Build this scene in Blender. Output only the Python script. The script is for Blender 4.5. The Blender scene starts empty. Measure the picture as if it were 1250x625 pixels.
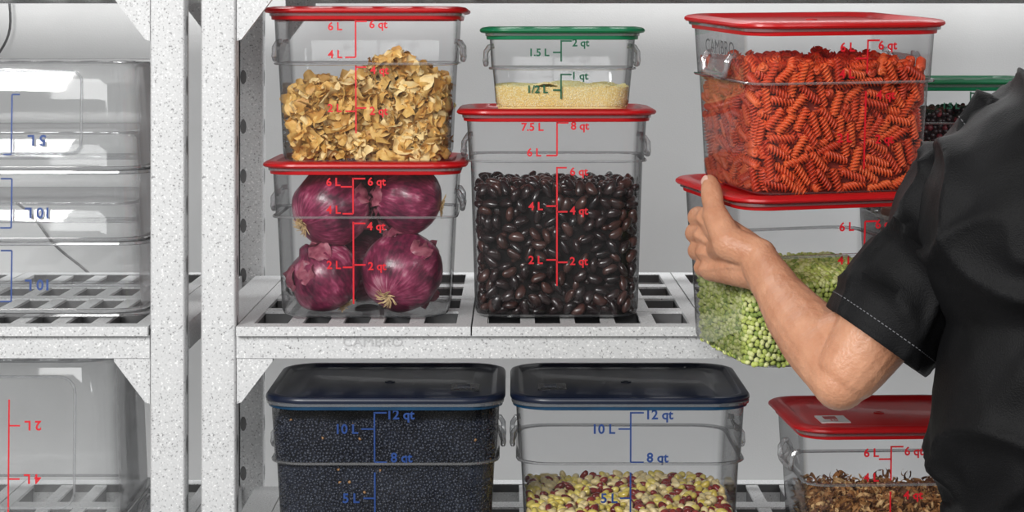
import bpy, bmesh, math, random
import numpy as np
from mathutils import Vector, Matrix, Quaternion, noise
random.seed(7); rng=np.random.default_rng(7)
D=2.7; ZC=1.55; YH=50.0
def W(px,py,y):
    k=D/(D+y); return Vector(((px-625)/1000/k, y, ZC-(py-YH)/1000/k))
scene=bpy.context.scene
COL=scene.collection
try: scene.view_settings.view_transform='Standard'
except Exception: pass

# ------------------------------------------------------------------ materials
def newmat(name):
    m=bpy.data.materials.new(name); m.use_nodes=True
    nt=m.node_tree
    for n in list(nt.nodes): nt.nodes.remove(n)
    out=nt.nodes.new('ShaderNodeOutputMaterial')
    return m,nt,out
def solid(name,cols,rough=.5,scale=30,spec=.5,bump=0,bscale=200,obrand=0,coat=0,sss=0,detail=3,stretch=None,transl=None):
    m,nt,out=newmat(name)
    p=nt.nodes.new('ShaderNodeBsdfPrincipled')
    if transl:
        tr=nt.nodes.new('ShaderNodeBsdfTranslucent'); tr.inputs[0].default_value=(*transl,1)
        mx=nt.nodes.new('ShaderNodeMixShader'); mx.inputs[0].default_value=.35
        nt.links.new(p.outputs[0],mx.inputs[1]); nt.links.new(tr.outputs[0],mx.inputs[2]); nt.links.new(mx.outputs[0],out.inputs[0])
    else: nt.links.new(p.outputs[0],out.inputs[0])
    p.inputs['Roughness'].default_value=rough
    p.inputs['Specular IOR Level'].default_value=spec
    p.inputs['Coat Weight'].default_value=coat
    if sss:
        p.inputs['Subsurface Weight'].default_value=sss
        p.inputs['Subsurface Radius'].default_value=(.01,.004,.002)
        p.inputs['Subsurface Scale'].default_value=1.0
    tc=nt.nodes.new('ShaderNodeTexCoord'); mp=nt.nodes.new('ShaderNodeMapping')
    nt.links.new(tc.outputs['Object'],mp.inputs[0])
    if stretch: mp.inputs['Scale'].default_value=stretch
    n=nt.nodes.new('ShaderNodeTexNoise'); n.inputs['Scale'].default_value=scale; n.inputs['Detail'].default_value=detail
    nt.links.new(mp.outputs[0],n.inputs['Vector'])
    r=nt.nodes.new('ShaderNodeValToRGB')
    els=r.color_ramp.elements
    while len(els)<len(cols): els.new(.5)
    for i,c in enumerate(cols):
        els[i].position=.3+.4*i/max(1,len(cols)-1); els[i].color=(*c,1)
    src=n.outputs['Fac']
    if obrand:
        oi=nt.nodes.new('ShaderNodeObjectInfo'); ma=nt.nodes.new('ShaderNodeMath'); ma.operation='MULTIPLY_ADD'
        nt.links.new(oi.outputs['Random'],ma.inputs[0]); ma.inputs[1].default_value=obrand
        ms=nt.nodes.new('ShaderNodeMath'); ms.operation='SUBTRACT'; ms.inputs[1].default_value=obrand/2
        nt.links.new(n.outputs['Fac'],ms.inputs[0]); nt.links.new(ms.outputs[0],ma.inputs[2]); src=ma.outputs[0]
    nt.links.new(src,r.inputs[0]); nt.links.new(r.outputs[0],p.inputs['Base Color'])
    if bump:
        b=nt.nodes.new('ShaderNodeBump'); b.inputs['Strength'].default_value=bump; b.inputs['Distance'].default_value=.002
        n2=nt.nodes.new('ShaderNodeTexNoise'); n2.inputs['Scale'].default_value=bscale
        nt.links.new(tc.outputs['Object'],n2.inputs['Vector'])
        nt.links.new(n2.outputs['Fac'],b.inputs['Height']); nt.links.new(b.outputs[0],p.inputs['Normal'])
    return m
def speckled(name='speckled_plastic',g=1.0):
    m,nt,out=newmat(name)
    p=nt.nodes.new('ShaderNodeBsdfPrincipled'); nt.links.new(p.outputs[0],out.inputs[0]); p.inputs['Roughness'].default_value=.5
    tc=nt.nodes.new('ShaderNodeTexCoord')
    n=nt.nodes.new('ShaderNodeTexNoise'); n.inputs['Scale'].default_value=400; n.inputs['Detail'].default_value=1
    nt.links.new(tc.outputs['Object'],n.inputs['Vector'])
    r=nt.nodes.new('ShaderNodeValToRGB'); e=r.color_ramp.elements
    e[0].position=.26; e[0].color=(.24*g,.24*g,.245*g,1); e[1].position=.36; e[1].color=(.60*g,.605*g,.61*g,1)
    a=e.new(.64); a.color=(.64*g,.645*g,.65*g,1); a=e.new(.74); a.color=(.90*g,.90*g,.90*g,1)
    nt.links.new(n.outputs['Fac'],r.inputs[0]); nt.links.new(r.outputs[0],p.inputs['Base Color'])
    return m
def clear(name,milk=.02,edge=(.5,.51,.53),tint=(.98,.985,.99),cloud=.0,gl=.55,g0=.03,p0=.3,pw_=3.5,me=.06):
    m,nt,out=newmat(name)
    L=nt.links
    lw=nt.nodes.new('ShaderNodeLayerWeight'); lw.inputs['Blend'].default_value=.5
    r=nt.nodes.new('ShaderNodeValToRGB'); e=r.color_ramp.elements
    e[0].position=p0; e[0].color=(*tint,1); e[1].position=1; e[1].color=(*edge,1)
    L.new(lw.outputs['Facing'],r.inputs[0])
    t=nt.nodes.new('ShaderNodeBsdfTransparent'); L.new(r.outputs[0],t.inputs[0])
    d=nt.nodes.new('ShaderNodeBsdfDiffuse'); d.inputs[0].default_value=(.82,.82,.83,1)
    g=nt.nodes.new('ShaderNodeBsdfGlossy'); g.inputs['Roughness'].default_value=.05
    tc=nt.nodes.new('ShaderNodeTexCoord'); n=nt.nodes.new('ShaderNodeTexNoise'); n.inputs['Scale'].default_value=14
    L.new(tc.outputs['Object'],n.inputs['Vector'])
    mr=nt.nodes.new('ShaderNodeMapRange'); mr.inputs[1].default_value=.35; mr.inputs[2].default_value=.75
    mr.inputs[3].default_value=milk; mr.inputs[4].default_value=milk+cloud
    L.new(n.outputs['Fac'],mr.inputs[0])
    pm=nt.nodes.new('ShaderNodeMath'); pm.operation='POWER'; pm.inputs[1].default_value=2.0; L.new(lw.outputs['Facing'],pm.inputs[0])
    am=nt.nodes.new('ShaderNodeMath'); am.operation='MULTIPLY_ADD'; am.inputs[1].default_value=me; L.new(pm.outputs[0],am.inputs[0]); L.new(mr.outputs[0],am.inputs[2])
    m1=nt.nodes.new('ShaderNodeMixShader'); L.new(am.outputs[0],m1.inputs[0]); L.new(t.outputs[0],m1.inputs[1]); L.new(d.outputs[0],m1.inputs[2])
    pw=nt.nodes.new('ShaderNodeMath'); pw.operation='POWER'; pw.inputs[1].default_value=pw_; L.new(lw.outputs['Facing'],pw.inputs[0])
    ma=nt.nodes.new('ShaderNodeMath'); ma.operation='MULTIPLY_ADD'; ma.inputs[1].default_value=gl; ma.inputs[2].default_value=g0
    L.new(pw.outputs[0],ma.inputs[0])
    m2=nt.nodes.new('ShaderNodeMixShader'); L.new(ma.outputs[0],m2.inputs[0]); L.new(m1.outputs[0],m2.inputs[1]); L.new(g.outputs[0],m2.inputs[2])
    L.new(m2.outputs[0],out.inputs[0])
    return m
M_spk=speckled()
M_rib=solid('shaded_rib_plastic',[(.09,.09,.092),(.13,.13,.132)],.6)  # same plastic as the plates; slot shade painted in as a darker colour
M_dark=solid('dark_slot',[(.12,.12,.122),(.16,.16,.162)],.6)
M_wall=solid('painted_wall',[(.70,.705,.705),(.74,.745,.745)],.7,scale=3,bump=.1,bscale=400)
M_floor=solid('floor_tile',[(.30,.30,.30),(.36,.36,.36)],.5,scale=6)
M_clear=clear('clear_polycarbonate',.005,cloud=.010,edge=(.10,.105,.11),tint=(.978,.98,.984),p0=.4,me=.05,gl=.5)
M_clear2=clear('clouded_polycarbonate',.035,cloud=.05,edge=(.10,.105,.11),tint=(.975,.98,.982),p0=.25,me=.60,g0=.06)
M_edge=clear('polycarbonate_edge',.14,edge=(.08,.08,.085),tint=(.62,.63,.64),gl=.9,g0=.13)
M_hand=clear('polycarbonate_handle',.18,edge=(.12,.12,.125),tint=(.86,.87,.88),gl=.55,g0=.10,p0=.45)
M_red=solid('red_lid_plastic',[(.64,.008,.012),(.70,.013,.018)],.34,scale=20,coat=.15,transl=(.8,.03,.03))
M_blue=solid('navy_lid_plastic',[(.005,.009,.026),(.008,.014,.036)],.34,scale=20,coat=.12)
M_teal=solid('blue_lid_skirt',[(.006,.040,.095),(.010,.060,.13)],.25)
M_green=solid('green_lid_plastic',[(.005,.20,.09),(.01,.25,.11)],.35,scale=20,coat=.2,transl=(.05,.5,.2))
I_red=solid('red_ink',[(.64,.004,.014),(.70,.007,.02)],.5)
I_blue=solid('navy_ink',[(.010,.045,.20),(.015,.06,.25)],.5)
I_green=solid('green_ink',[(.0,.10,.045),(.0,.12,.055)],.5)
I_emb=solid('embossed_letter',[(.09,.09,.095),(.12,.12,.125)],.5,spec=.1)
M_bemb=solid('beam_emboss',[(.47,.47,.475),(.51,.51,.515)],.5)
M_white=solid('paper_label',[(.75,.75,.75),(.8,.8,.8)],.6)

# ------------------------------------------------------------------ mesh utils
class Acc:
    def __init__(s): s.v=[]; s.f=[]; s.m=[]
    def add(s,vs,fs,mi=0,M=None):
        o=len(s.v)
        for v in vs:
            v=Vector(v); s.v.append(tuple(M@v) if M else tuple(v))
        for f in fs: s.f.append(tuple(i+o for i in f)); s.m.append(mi)
    def box(s,x0,x1,y0,y1,z0,z1,mi=0,M=None):
        vs=[(x0,y0,z0),(x1,y0,z0),(x1,y1,z0),(x0,y1,z0),(x0,y0,z1),(x1,y0,z1),(x1,y1,z1),(x0,y1,z1)]
        s.add(vs,[(0,3,2,1),(4,5,6,7),(0,1,5,4),(1,2,6,5),(2,3,7,6),(3,0,4,7)],mi,M)
    def loft(s,rings,cap0=True,cap1=True,mis=None,closed=True):
        n=len(rings[0]); o=len(s.v)
        for r in rings: s.v.extend(tuple(p) for p in r)
        for i in range(len(rings)-1):
            mi=mis[i] if mis else 0
            for j in range(n):
                a=o+i*n+j; b=o+i*n+(j+1)%n
                s.f.append((a,b,b+n,a+n)); s.m.append(mi)
        if cap0: s.f.append(tuple(o+j for j in reversed(range(n)))); s.m.append(mis[0] if mis else 0)
        if cap1: s.f.append(tuple(o+(len(rings)-1)*n+j for j in range(n))); s.m.append(mis[-1] if mis else 0)
    def mesh(s,name,mats,smooth=True,angle=35):
        me=bpy.data.meshes.new(name); me.from_pydata(s.v,[],s.f)
        for m in mats: me.materials.append(m)
        me.polygons.foreach_set('material_index',s.m)
        me.polygons.foreach_set('use_smooth',[smooth]*len(s.f))
        me.update()
        if smooth:
            try: me.set_sharp_from_angle(angle=math.radians(angle))
            except Exception: pass
        return me
def obj(name,me,parent=None,M=None):
    o=bpy.data.objects.new(name,me); COL.objects.link(o)
    if parent: o.parent=parent
    if M is not None: o.matrix_local=M
    return o
def empty(name,label=None,cat=None,M=None,parent=None,group=None):
    o=bpy.data.objects.new(name,None); o.empty_display_size=.05; COL.objects.link(o)
    if parent: o.parent=parent
    if M is not None: o.matrix_local=M
    tag(o,label,cat,group); return o
def tag(o,label=None,cat=None,group=None,kind=None):
    if label: o['label']=label
    if cat: o['category']=cat
    if group: o['group']=group
    if kind: o['kind']=kind
def rring(hx,hy,r,z,n=6,M=None):
    pts=[]
    r=min(r,hx*.99,hy*.99)
    for cx,cy,a0 in ((hx-r,hy-r,0),(-hx+r,hy-r,90),(-hx+r,-hy+r,180),(hx-r,-hy+r,270)):
        for i in range(n+1):
            a=math.radians(a0+90*i/n); pts.append((cx+r*math.cos(a),cy+r*math.sin(a),z))
    return pts
_tc={}
def textmesh(s,size,off=.026):
    key=(s,off)
    if key not in _tc:
        cu=bpy.data.curves.new('t','FONT'); cu.body=s; cu.size=1; cu.offset=off; cu.resolution_u=3
        cu.align_x='CENTER'; cu.align_y='CENTER'
        o=bpy.data.objects.new('t',cu); COL.objects.link(o)
        dg=bpy.context.evaluated_depsgraph_get(); dg.update()
        me=bpy.data.meshes.new_from_object(o.evaluated_get(dg))
        vs=[(v.co.x,v.co.y) for v in me.vertices]; fs=[tuple(p.vertices) for p in me.polygons if p.area>2e-6]
        bpy.data.objects.remove(o); bpy.data.meshes.remove(me); bpy.data.curves.remove(cu)
        xs=[v[0] for v in vs]; ys=[v[1] for v in vs]; cx=(min(xs)+max(xs))/2; cy=(min(ys)+max(ys))/2
        _tc[key]=([(x-cx,y-cy) for x,y in vs],fs)
    vs,fs=_tc[key]
    return [(x*size,y*size) for x,y in vs],fs
def tube(acc,pts,r,seg=8,mi=0):
    rings=[]
    P=[Vector(p) for p in pts]
    up=Vector((0,0,1))
    for i,p in enumerate(P):
        t=(P[min(i+1,len(P)-1)]-P[max(i-1,0)]).normalized()
        a=t.cross(up)
        if a.length<.1: a=t.cross(Vector((0,1,0)))
        a.normalize(); b=t.cross(a)
        rr=r[i] if isinstance(r,(list,tuple)) else r
        rings.append([p+a*rr*math.cos(2*math.pi*j/seg)+b*rr*math.sin(2*math.pi*j/seg) for j in range(seg)])
    acc.loft(rings,mis=[mi]*(len(rings)-1))

def merge_instances(name,V,F,R,T,mats,midx,extra=None,smooth=True):
    V=np.asarray(V,float); F=np.asarray(F,int); n=len(V); m=len(F); N=len(T)
    co=np.einsum('nij,vj->nvi',R,V)+np.asarray(T)[:,None,:]
    co=co.reshape(-1,3); fi=(F[None]+ (np.arange(N)*n)[:,None,None]).reshape(-1,3)
    mi=np.repeat(midx,m)
    if extra is not None:
        ev,ef,em=extra; fi=np.vstack([fi,np.asarray(ef,int)+len(co)]); co=np.vstack([co,np.asarray(ev,float)]); mi=np.concatenate([mi,em])
    me=bpy.data.meshes.new(name)
    me.vertices.add(len(co)); me.vertices.foreach_set('co',co.ravel())
    me.loops.add(len(fi)*3); me.loops.foreach_set('vertex_index',fi.ravel().astype(np.int32))
    me.polygons.add(len(fi)); me.polygons.foreach_set('loop_start',(np.arange(len(fi))*3).astype(np.int32))
    for mt in mats: me.materials.append(mt)
    me.polygons.foreach_set('material_index',mi.astype(np.int32))
    sm=np.full(len(fi),smooth)
    if extra is not None: sm[-len(extra[1]):]=False
    me.polygons.foreach_set('use_smooth',sm)
    me.update(calc_edges=True); me.validate()
    return me
def ico(sub,sx=1,sy=1,sz=1):
    bm=bmesh.new(); bmesh.ops.create_icosphere(bm,subdivisions=sub,radius=1)
    V=[(v.co.x*sx,v.co.y*sy,v.co.z*sz) for v in bm.verts]; bm.verts.index_update()
    F=[[v.index for v in f.verts] for f in bm.faces]; bm.free(); return V,F
def randR(N):
    q=rng.normal(size=(N,4)); q/=np.linalg.norm(q,axis=1)[:,None]
    w,x,y,z=q.T
    return np.stack([np.stack([1-2*(y*y+z*z),2*(x*y-z*w),2*(x*z+y*w)],-1),np.stack([2*(x*y+z*w),1-2*(x*x+z*z),2*(y*z-x*w)],-1),np.stack([2*(x*z-y*w),2*(y*z+x*w),1-2*(x*x+y*y)],-1)],1)

# ------------------------------------------------------------------ containers
class Box: pass
def half_frac(h,H,L):
    if h<L: return .905+.05*max(h,0)/L
    return .972+.028*(h-L)/(H-L)
def make_box(label,cx,cy,z0,hw,hd,H,L,lid=None,ink=None,marks=None,yaw=0,tilt=0,inverted=False,mat=None,rc=.030,skirt=None,group=None,handles=True,emboss=False,labelspot=None,name='food_storage_container',panel=None,lo=1.0):
    b=Box(); b.hw=hw;b.hd=hd;b.H=H;b.L=L;b.z0=z0;b.cx=cx;b.cy=cy
    if inverted: M=Matrix.Translation((cx,cy,z0+H))@Matrix.Rotation(yaw,4,'Z')@Matrix.Rotation(math.pi,4,'Y')
    else: M=Matrix.Translation((cx,cy,z0))@Matrix.Rotation(tilt,4,'X')@Matrix.Rotation(yaw,4,'Z')
    b.M=M
    e=empty(name,label,'container',M,group=group); b.e=e
    f=lambda h:half_frac(h,H,L)
    mat=mat or M_clear
    a=Acc(); R=[];mi=[]
    def lv(off,z,m=0,fr=None):
        fr=f(z) if fr is None else fr
        R.append(rring(hw*fr+off,hd*fr+off,rc,z)); mi.append(m)
    lv(-.012,.0005); lv(-.006,.0016,1); lv(-.002,.005); lv(0,.011)
    for q in (.33,.66): lv(0,.011+(L-.013)*q)
    lv(0,L-.0022,1,.955); lv(.0030,L-.0016,1,.972); lv(.0038,L,1,.972); lv(.0030,L+.0012,1,.972); lv(0,L+.0014,0,.972)
    lv(0,(L+H)/2); lv(0,H-.005,1); lv(.005,H-.0042,1,1.0); lv(.0055,H-.001,1,1.0); lv(.004,H,1,1.0); lv(-.001,H,1,1.0)
    a.loft(R,True,False,mis=mi[:-1])
    obj('body',a.mesh('container_body',[mat,M_edge]),e)
    if panel:
        pw_,h0,h1,r_=panel; pts=[]
        for cxx,hh,a0 in ((pw_-r_,h1-r_,0),(-pw_+r_,h1-r_,90),(-pw_+r_,h0+r_,180),(pw_-r_,h0+r_,270)):
            for i in range(7):
                an=math.radians(a0+15*i); u=cxx+r_*math.cos(an); h=hh+r_*math.sin(an); pts.append((u,-(hd*f(h)),h))
        pts.append(pts[0]); a=Acc(); tube(a,pts,.0018,6); obj('panel_rib',a.mesh('panel_rib',[M_hand]),e)
    if handles:
        a=Acc(); hwz=hw*.975
        w=min(.042,hd*.36)
        pts=[(hwz-.003,-w,L+.028),(hwz+.003,-w,L+.027),(hwz+.0075,-w+.001,L+.020),(hwz+.008,-w+.003,L+.009),(hwz+.0075,-w+.008,L+.005),(hwz+.0075,0,L+.004),(hwz+.0075,w-.008,L+.005),(hwz+.008,w-.003,L+.009),(hwz+.0075,w-.001,L+.020),(hwz+.003,w,L+.027),(hwz-.003,w,L+.028)]
        tube(a,pts,.0034,10); 
        a.add([(hwz-.001,-w+.004,L+.026),(hwz-.001,w-.004,L+.026),(hwz+.0055,w-.004,L+.006),(hwz+.0055,-w+.004,L+.006)],[(0,1,2,3)])
        hm=a.mesh('container_handle',[M_hand])
        obj('handle',hm,e); obj('handle',hm,e,Matrix.Rotation(math.pi,4,'Z'))
    if lid:
        a=Acc(); R=[];mi=[]
        for off,z,m in ((.0015,-.009,1),(.0035,-.0085,1),(.0045,-.001,1),(.0055+.005*lo,.0,0),(.0060+.0065*lo,.002,0),(.0055+.0065*lo,.0045,0),(.0045+.0045*lo,.0065,0),(.001,.0078,0),(-.004,.0072,0),(-.0085,.003,0),(-.011,.0022,0),(-.03,.0022,0),(-.033,.0034,0)):
            R.append(rring(hw+off,hd+off,rc+off*.8+.004,H+z,8)); mi.append(m)
        a.loft(R,False,True,mis=mi[:-1])
        a.loft([[(r*math.cos(t*math.pi/8),r*math.sin(t*math.pi/8),H+z) for t in range(16)] for r,z in ((.007,.0034),(.0065,.0048),(.004,.0048),(.003,.0038))],False,True)
        l=obj('lid',a.mesh('container_lid',[lid,skirt or lid]),e)
        if labelspot:
            sx,sy,lm,txt=labelspot
            a=Acc(); a.box(sx-.018,sx+.018,sy-.024,sy+.024,H+.0030,H+.0046,0)
            a.box(sx-.010,sx+.006,sy-.002,sy+.016,H+.0046,H+.0050,1)
            vs,fs=textmesh(txt,.011)
            a.add([(x+sx,y*1.3+sy-.013,H+.0052) for x,y in vs],fs,1)
            obj('lid_label',a.mesh('lid_label',lm,False),l)
    if ink and marks:
        a=Acc()
        def P(u,h,o=.0012): return (u,-(hd*f(h)+o),h)
        for mk in marks:
            if mk[0]=='T':
                _,s,u,h,sz=mk; vs,fs=textmesh(s,sz)
                a.add([P(x+u,y+h) for x,y in vs],fs)
            else:
                _,u0,h0,u1,h1=mk; w=.0010
                if abs(u0-u1)<1e-6:
                    hs=sorted((h0,h1))
                    a.add([P(u0-w,hs[0]),P(u0+w,hs[0]),P(u0+w,hs[1]),P(u0-w,hs[1])],[(0,1,2,3)])
                else:
                    us=sorted((u0,u1)); a.add([P(us[0],h0-w),P(us[1],h0-w),P(us[1],h0+w),P(us[0],h0+w)],[(0,1,2,3)])
        obj('measuring_scale',a.mesh('measuring_scale',[ink],False),e)
    if emboss:
        a=Acc(); vs,fs=textmesh('CAMBRO',.023,.0)
        hh=H-.0265
        a.add([(-(hw*f(hh+y)+.0018),-x*1.05-.004,hh+y) for x,y in vs],[tuple(ff) for ff in fs])
        obj('embossed_lettering',a.mesh('embossed_lettering',[I_emb],False),e)
    return b
def pxmarks(cx,yf,z0,items,L,sz=.0140):
    k=D/(D+yf); out=[]
    U=lambda px:(px-625)/1000/k-cx
    Hh=lambda py:ZC-(py-YH)/1000/k-z0
    for it in items:
        if it[0]=='T': out.append(('T',it[1],U(it[2]),Hh(it[3]),it[4]*.001/k*1.42 if len(it)>4 else sz))
        else: out.append(('L',U(it[1]),Hh(it[2]),U(it[3]),Hh(it[4])))
    return out
def shift(ms,d): return [('T',m[1],m[2]+d,m[3],m[4]) if m[0]=='T' else ('L',m[1]+d,m[2],m[3]+d,m[4]) for m in ms]

ZM=1.202; ZL=.890
CY=.172
HA=.190; LA=.128; wA=.1165
grp='stacked clear food storage containers'
xA=(444-625)/1000*(D+.056)/D
A2=make_box('clear square container with red lid holding red onions',xA,CY,ZM,wA,wA,HA,LA,M_red,I_red,
 pxmarks(xA,.056,ZM,[('T','6 L',407,222),('T','6 qt',460,223),('T','4 L',407,256),('T','4 qt',459,278),('T','2 L',407,324),('T','2 qt',460,327),
 ('L',431,217,431,261),('L',431,218,446,218),('L',431,228,416,228),('L',431,261,418,261),('L',431,271,431,372),('L',431,273,446,273),('L',431,324,446,324),('L',431,327,418,327)],LA),group=grp)
zA1=ZM+HA+.0036
A1=make_box('clear square container with red lid holding tan dried flakes',xA+.001,CY,zA1,wA-.0005,wA-.0005,HA,LA-.002,M_red,I_red,
 pxmarks(xA,.056,zA1,[('T','6 L',408,32),('T','6 qt',461,31),('T','4 L',408,66),('T','4 qt',462,87),('T','2 L',407,132),('T','2 qt',461,137),
 ('L',433,24,433,70),('L',433,26,447,26),('L',433,70,420,70),('L',433,80,433,163),('L',433,82,446,82),('L',433,132,446,132),('L',433,136,420,136)],LA),group=grp)
xB=(680-625)/1000*(D+.058)/D; HB=.256; LB=.198; wB=.1135
B=make_box('tall clear container with red lid holding dark beans',xB,CY,ZM,wB,wB,HB,LB,M_red,I_red,
 pxmarks(xB,.058,ZM,[('T','7.5 L',650,155),('T','8 qt',708,155),('T','6 L',652,186),('T','6 qt',707,211),('T','4 L',654,252),('T','4 qt',707,259),('T','2 L',654,318),('T','2 qt',707,321),
 ('L',680,149,680,190),('L',680,150,694,150),('L',680,190,667,190),('L',680,204,680,350),('L',680,205,692,205),('L',680,252,667,252),('L',680,259,693,259),('L',680,318,667,318),('L',680,321,693,321)],LB),group=grp)
zC=ZM+HB+.0036; wC=.0925; xC=(687-625)/1000*(D+.08)/D
C=make_box('small clear container with green lid holding couscous',xC,CY,zC,wC,wC,.099,.054,M_green,I_green,
 pxmarks(xC,.08,zC,[('T','1.5 L',659,64,9),('T','2 qt',709,53.5,9),('T','1/2 L',657,109,9),('T','1 qt',709,94,9),
 ('L',685,49,685,75),('L',685,50,698,50),('L',685,64,675,64),('L',685,90,685,121),('L',685,91,698,91),('L',685,110,675,110)],.05),rc=.026,group=grp)
# held stack
yE=math.radians(15); yD=math.radians(14); tl=math.radians(3.0)
wE=.1125; cE=Vector((.338,-.11,1.188))
E=make_box('clear container with red lid of green split peas, held by hand',cE.x,cE.y,cE.z,wE,wE,HA,LA,M_red,I_red,
 shift([('T','6 L',-.022,.160,.0140),('T','6 qt',.024,.160,.0140),('T','4 L',-.022,.122,.0140),('T','4 qt',.024,.11,.0140),('L',0,.165,0,.131),('L',0,.165,.014,.165),('L',0,.118,0,.02)],.030),yaw=yE,tilt=tl,group=grp)
off=Matrix.Rotation(tl,4,'X')@Vector((0,0,HA+.0036))
Dd=make_box('clear container with red lid full of orange spiral pasta',.348+off.x,-.11+off.y,cE.z+off.z,.1135,.1135,HA,LA,M_red,I_red,
 shift([('T','6 L',-.024,.168,.0140),('T','6 qt',.024,.168,.0140),('L',0,.176,0,.138),('L',0,.175,.014,.175),('L',0,.155,-.014,.155),('T','4 L',-.024,.138,.0140),('T','4 qt',.024,.112,.0140),('L',0,.118,0,.03),('T','2 L',-.024,.066,.0140),('T','2 qt',.024,.062,.0140)],.022),yaw=yD,tilt=tl,group=grp,emboss=True)
# lower shelf
wF=.1420; HF=.217; LF=.142
xF=(468-625)/1000*(D+.004)/D; xG=(771.5-625)/1000*(D+.004)/D
M_lp=solid('label_print',[(.10,.11,.14),(.13,.14,.17)],.6); M_lb=solid('label_black',[(.002,.003,.006),(.004,.005,.008)],.25)
F_=make_box('wide clear container with navy lid full of black lentils',xF,.149,ZL,wF,.142,HF,LF,M_blue,I_blue,
 pxmarks(xF,.006,ZL,[('T','12 qt',490,508,11.5),('T','10 L',424,524,11.5),('T','8 qt',490,561,11.5),('T','5 L',428,610,11.5),('L',457,503,457,565),('L',457,504,472,504),('L',457,524,441,524),('L',457,565,472,565),('L',457,578,457,660),('L',457,610,443,610)],LF),rc=.042,skirt=M_teal,labelspot=(.098,-.045,[M_lb,M_lp],'DATE'),group=grp,lo=.16)
G=make_box('wide clear container with navy lid holding yellow and maroon beans',xG,.149,ZL,wF,.142,HF,LF,M_blue,I_blue,
 pxmarks(xG,.006,ZL,[('T','12 qt',806,508,11.5),('T','10 L',738,524,11.5),('T','8 qt',803,561,11.5),('T','5 L',744,610,11.5),('L',770,503,770,565),('L',770,504,786,504),('L',770,524,755,524),('L',770,565,786,565),('L',770,578,770,660),('L',770,610,757,610)],LF),rc=.042,skirt=M_teal,labelspot=(-.096,-.040,[M_lb,M_lp],'DATE'),group=grp,lo=.16)
H_=make_box('clear container with red lid holding dried mushrooms',.462,.085,ZL,.1135,.1135,.188,LA-.004,M_red,I_red,
 shift([('T','6 L',-.024,.163,.0145),('T','6 qt',.028,.163,.0145),('T','4 L',-.024,.133,.0145),('T','4 qt',.028,.109,.0145),('L',0,.171,0,.129),('L',0,.170,.015,.170),('L',0,.155,-.015,.155),('L',0,.115,0,.02)],-.010),yaw=math.radians(3),labelspot=(-.068,-.045,[M_white,M_red],'10'),group=grp)
# stack behind the pasta
xI=.575
I1=make_box('clear container with red lid of dark berries under green-lidded one',xI,.20,ZM,.112,.112,HA,LA,M_red,None,None,group=grp)
zI=ZM+HA+.0036
I2=make_box('small clear container with green lid holding dark berries',xI+.007,.20,zI,wC,wC,.100,.05,M_green,I_green,
 [('T','2 qt',.024,.08,.011),('L',0,.09,0,.06),('L',0,.088,.013,.088),('T','1.5 L',-.024,.072,.011)],rc=.026,group=grp)
# inverted tubs
grp2='nested upside-down clear tubs'
xJ=(12-625)/1000*(D+.09)/D
sp=[(.1047,.0615,.1255,'10 L'),(.1037,.0605,.1224,'10 L'),(.1017,.0438,.1195,'5 L')]
for i in range(3):
    z=ZM+i*.090
    ht,h0,h1,tx=sp[i]
    mk=[('T',tx,-.032,ht,.0185),('L',0,h0,0,h1)]
    if i<2: mk+=[('L',0,h0,.014,h0),('L',0,h1,.014,h1)]
    else: mk+=[('L',0,h0,-.010,h0),('L',0,h1,.010,h1)]
    make_box('upside-down empty clear plastic tub nested in a stack',xJ,.262,z,.169,.172,.1440,.1370,None,I_blue,mk,inverted=True,mat=M_clear2,rc=.045,handles=False,group=grp2,name='storage_tub',panel=None if i<2 else (.088,.014,.118,.014))
xK=(8-625)/1000*(D+.05)/D
make_box('upside-down empty clear plastic tub with red scale',xK,.20,ZL,.142,.147,.262,.20,None,I_red,
 [('T','2 L',-.030,.0826,.0165),('T','4 L',-.030,.1488,.0165),('L',0,.05,0,.195),('L',-.014,.0826,0,.0826),('L',-.014,.1488,0,.1488)],inverted=True,mat=M_clear2,rc=.05,group=grp2,name='storage_tub',panel=(.082,.022,.185,.02))

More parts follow.
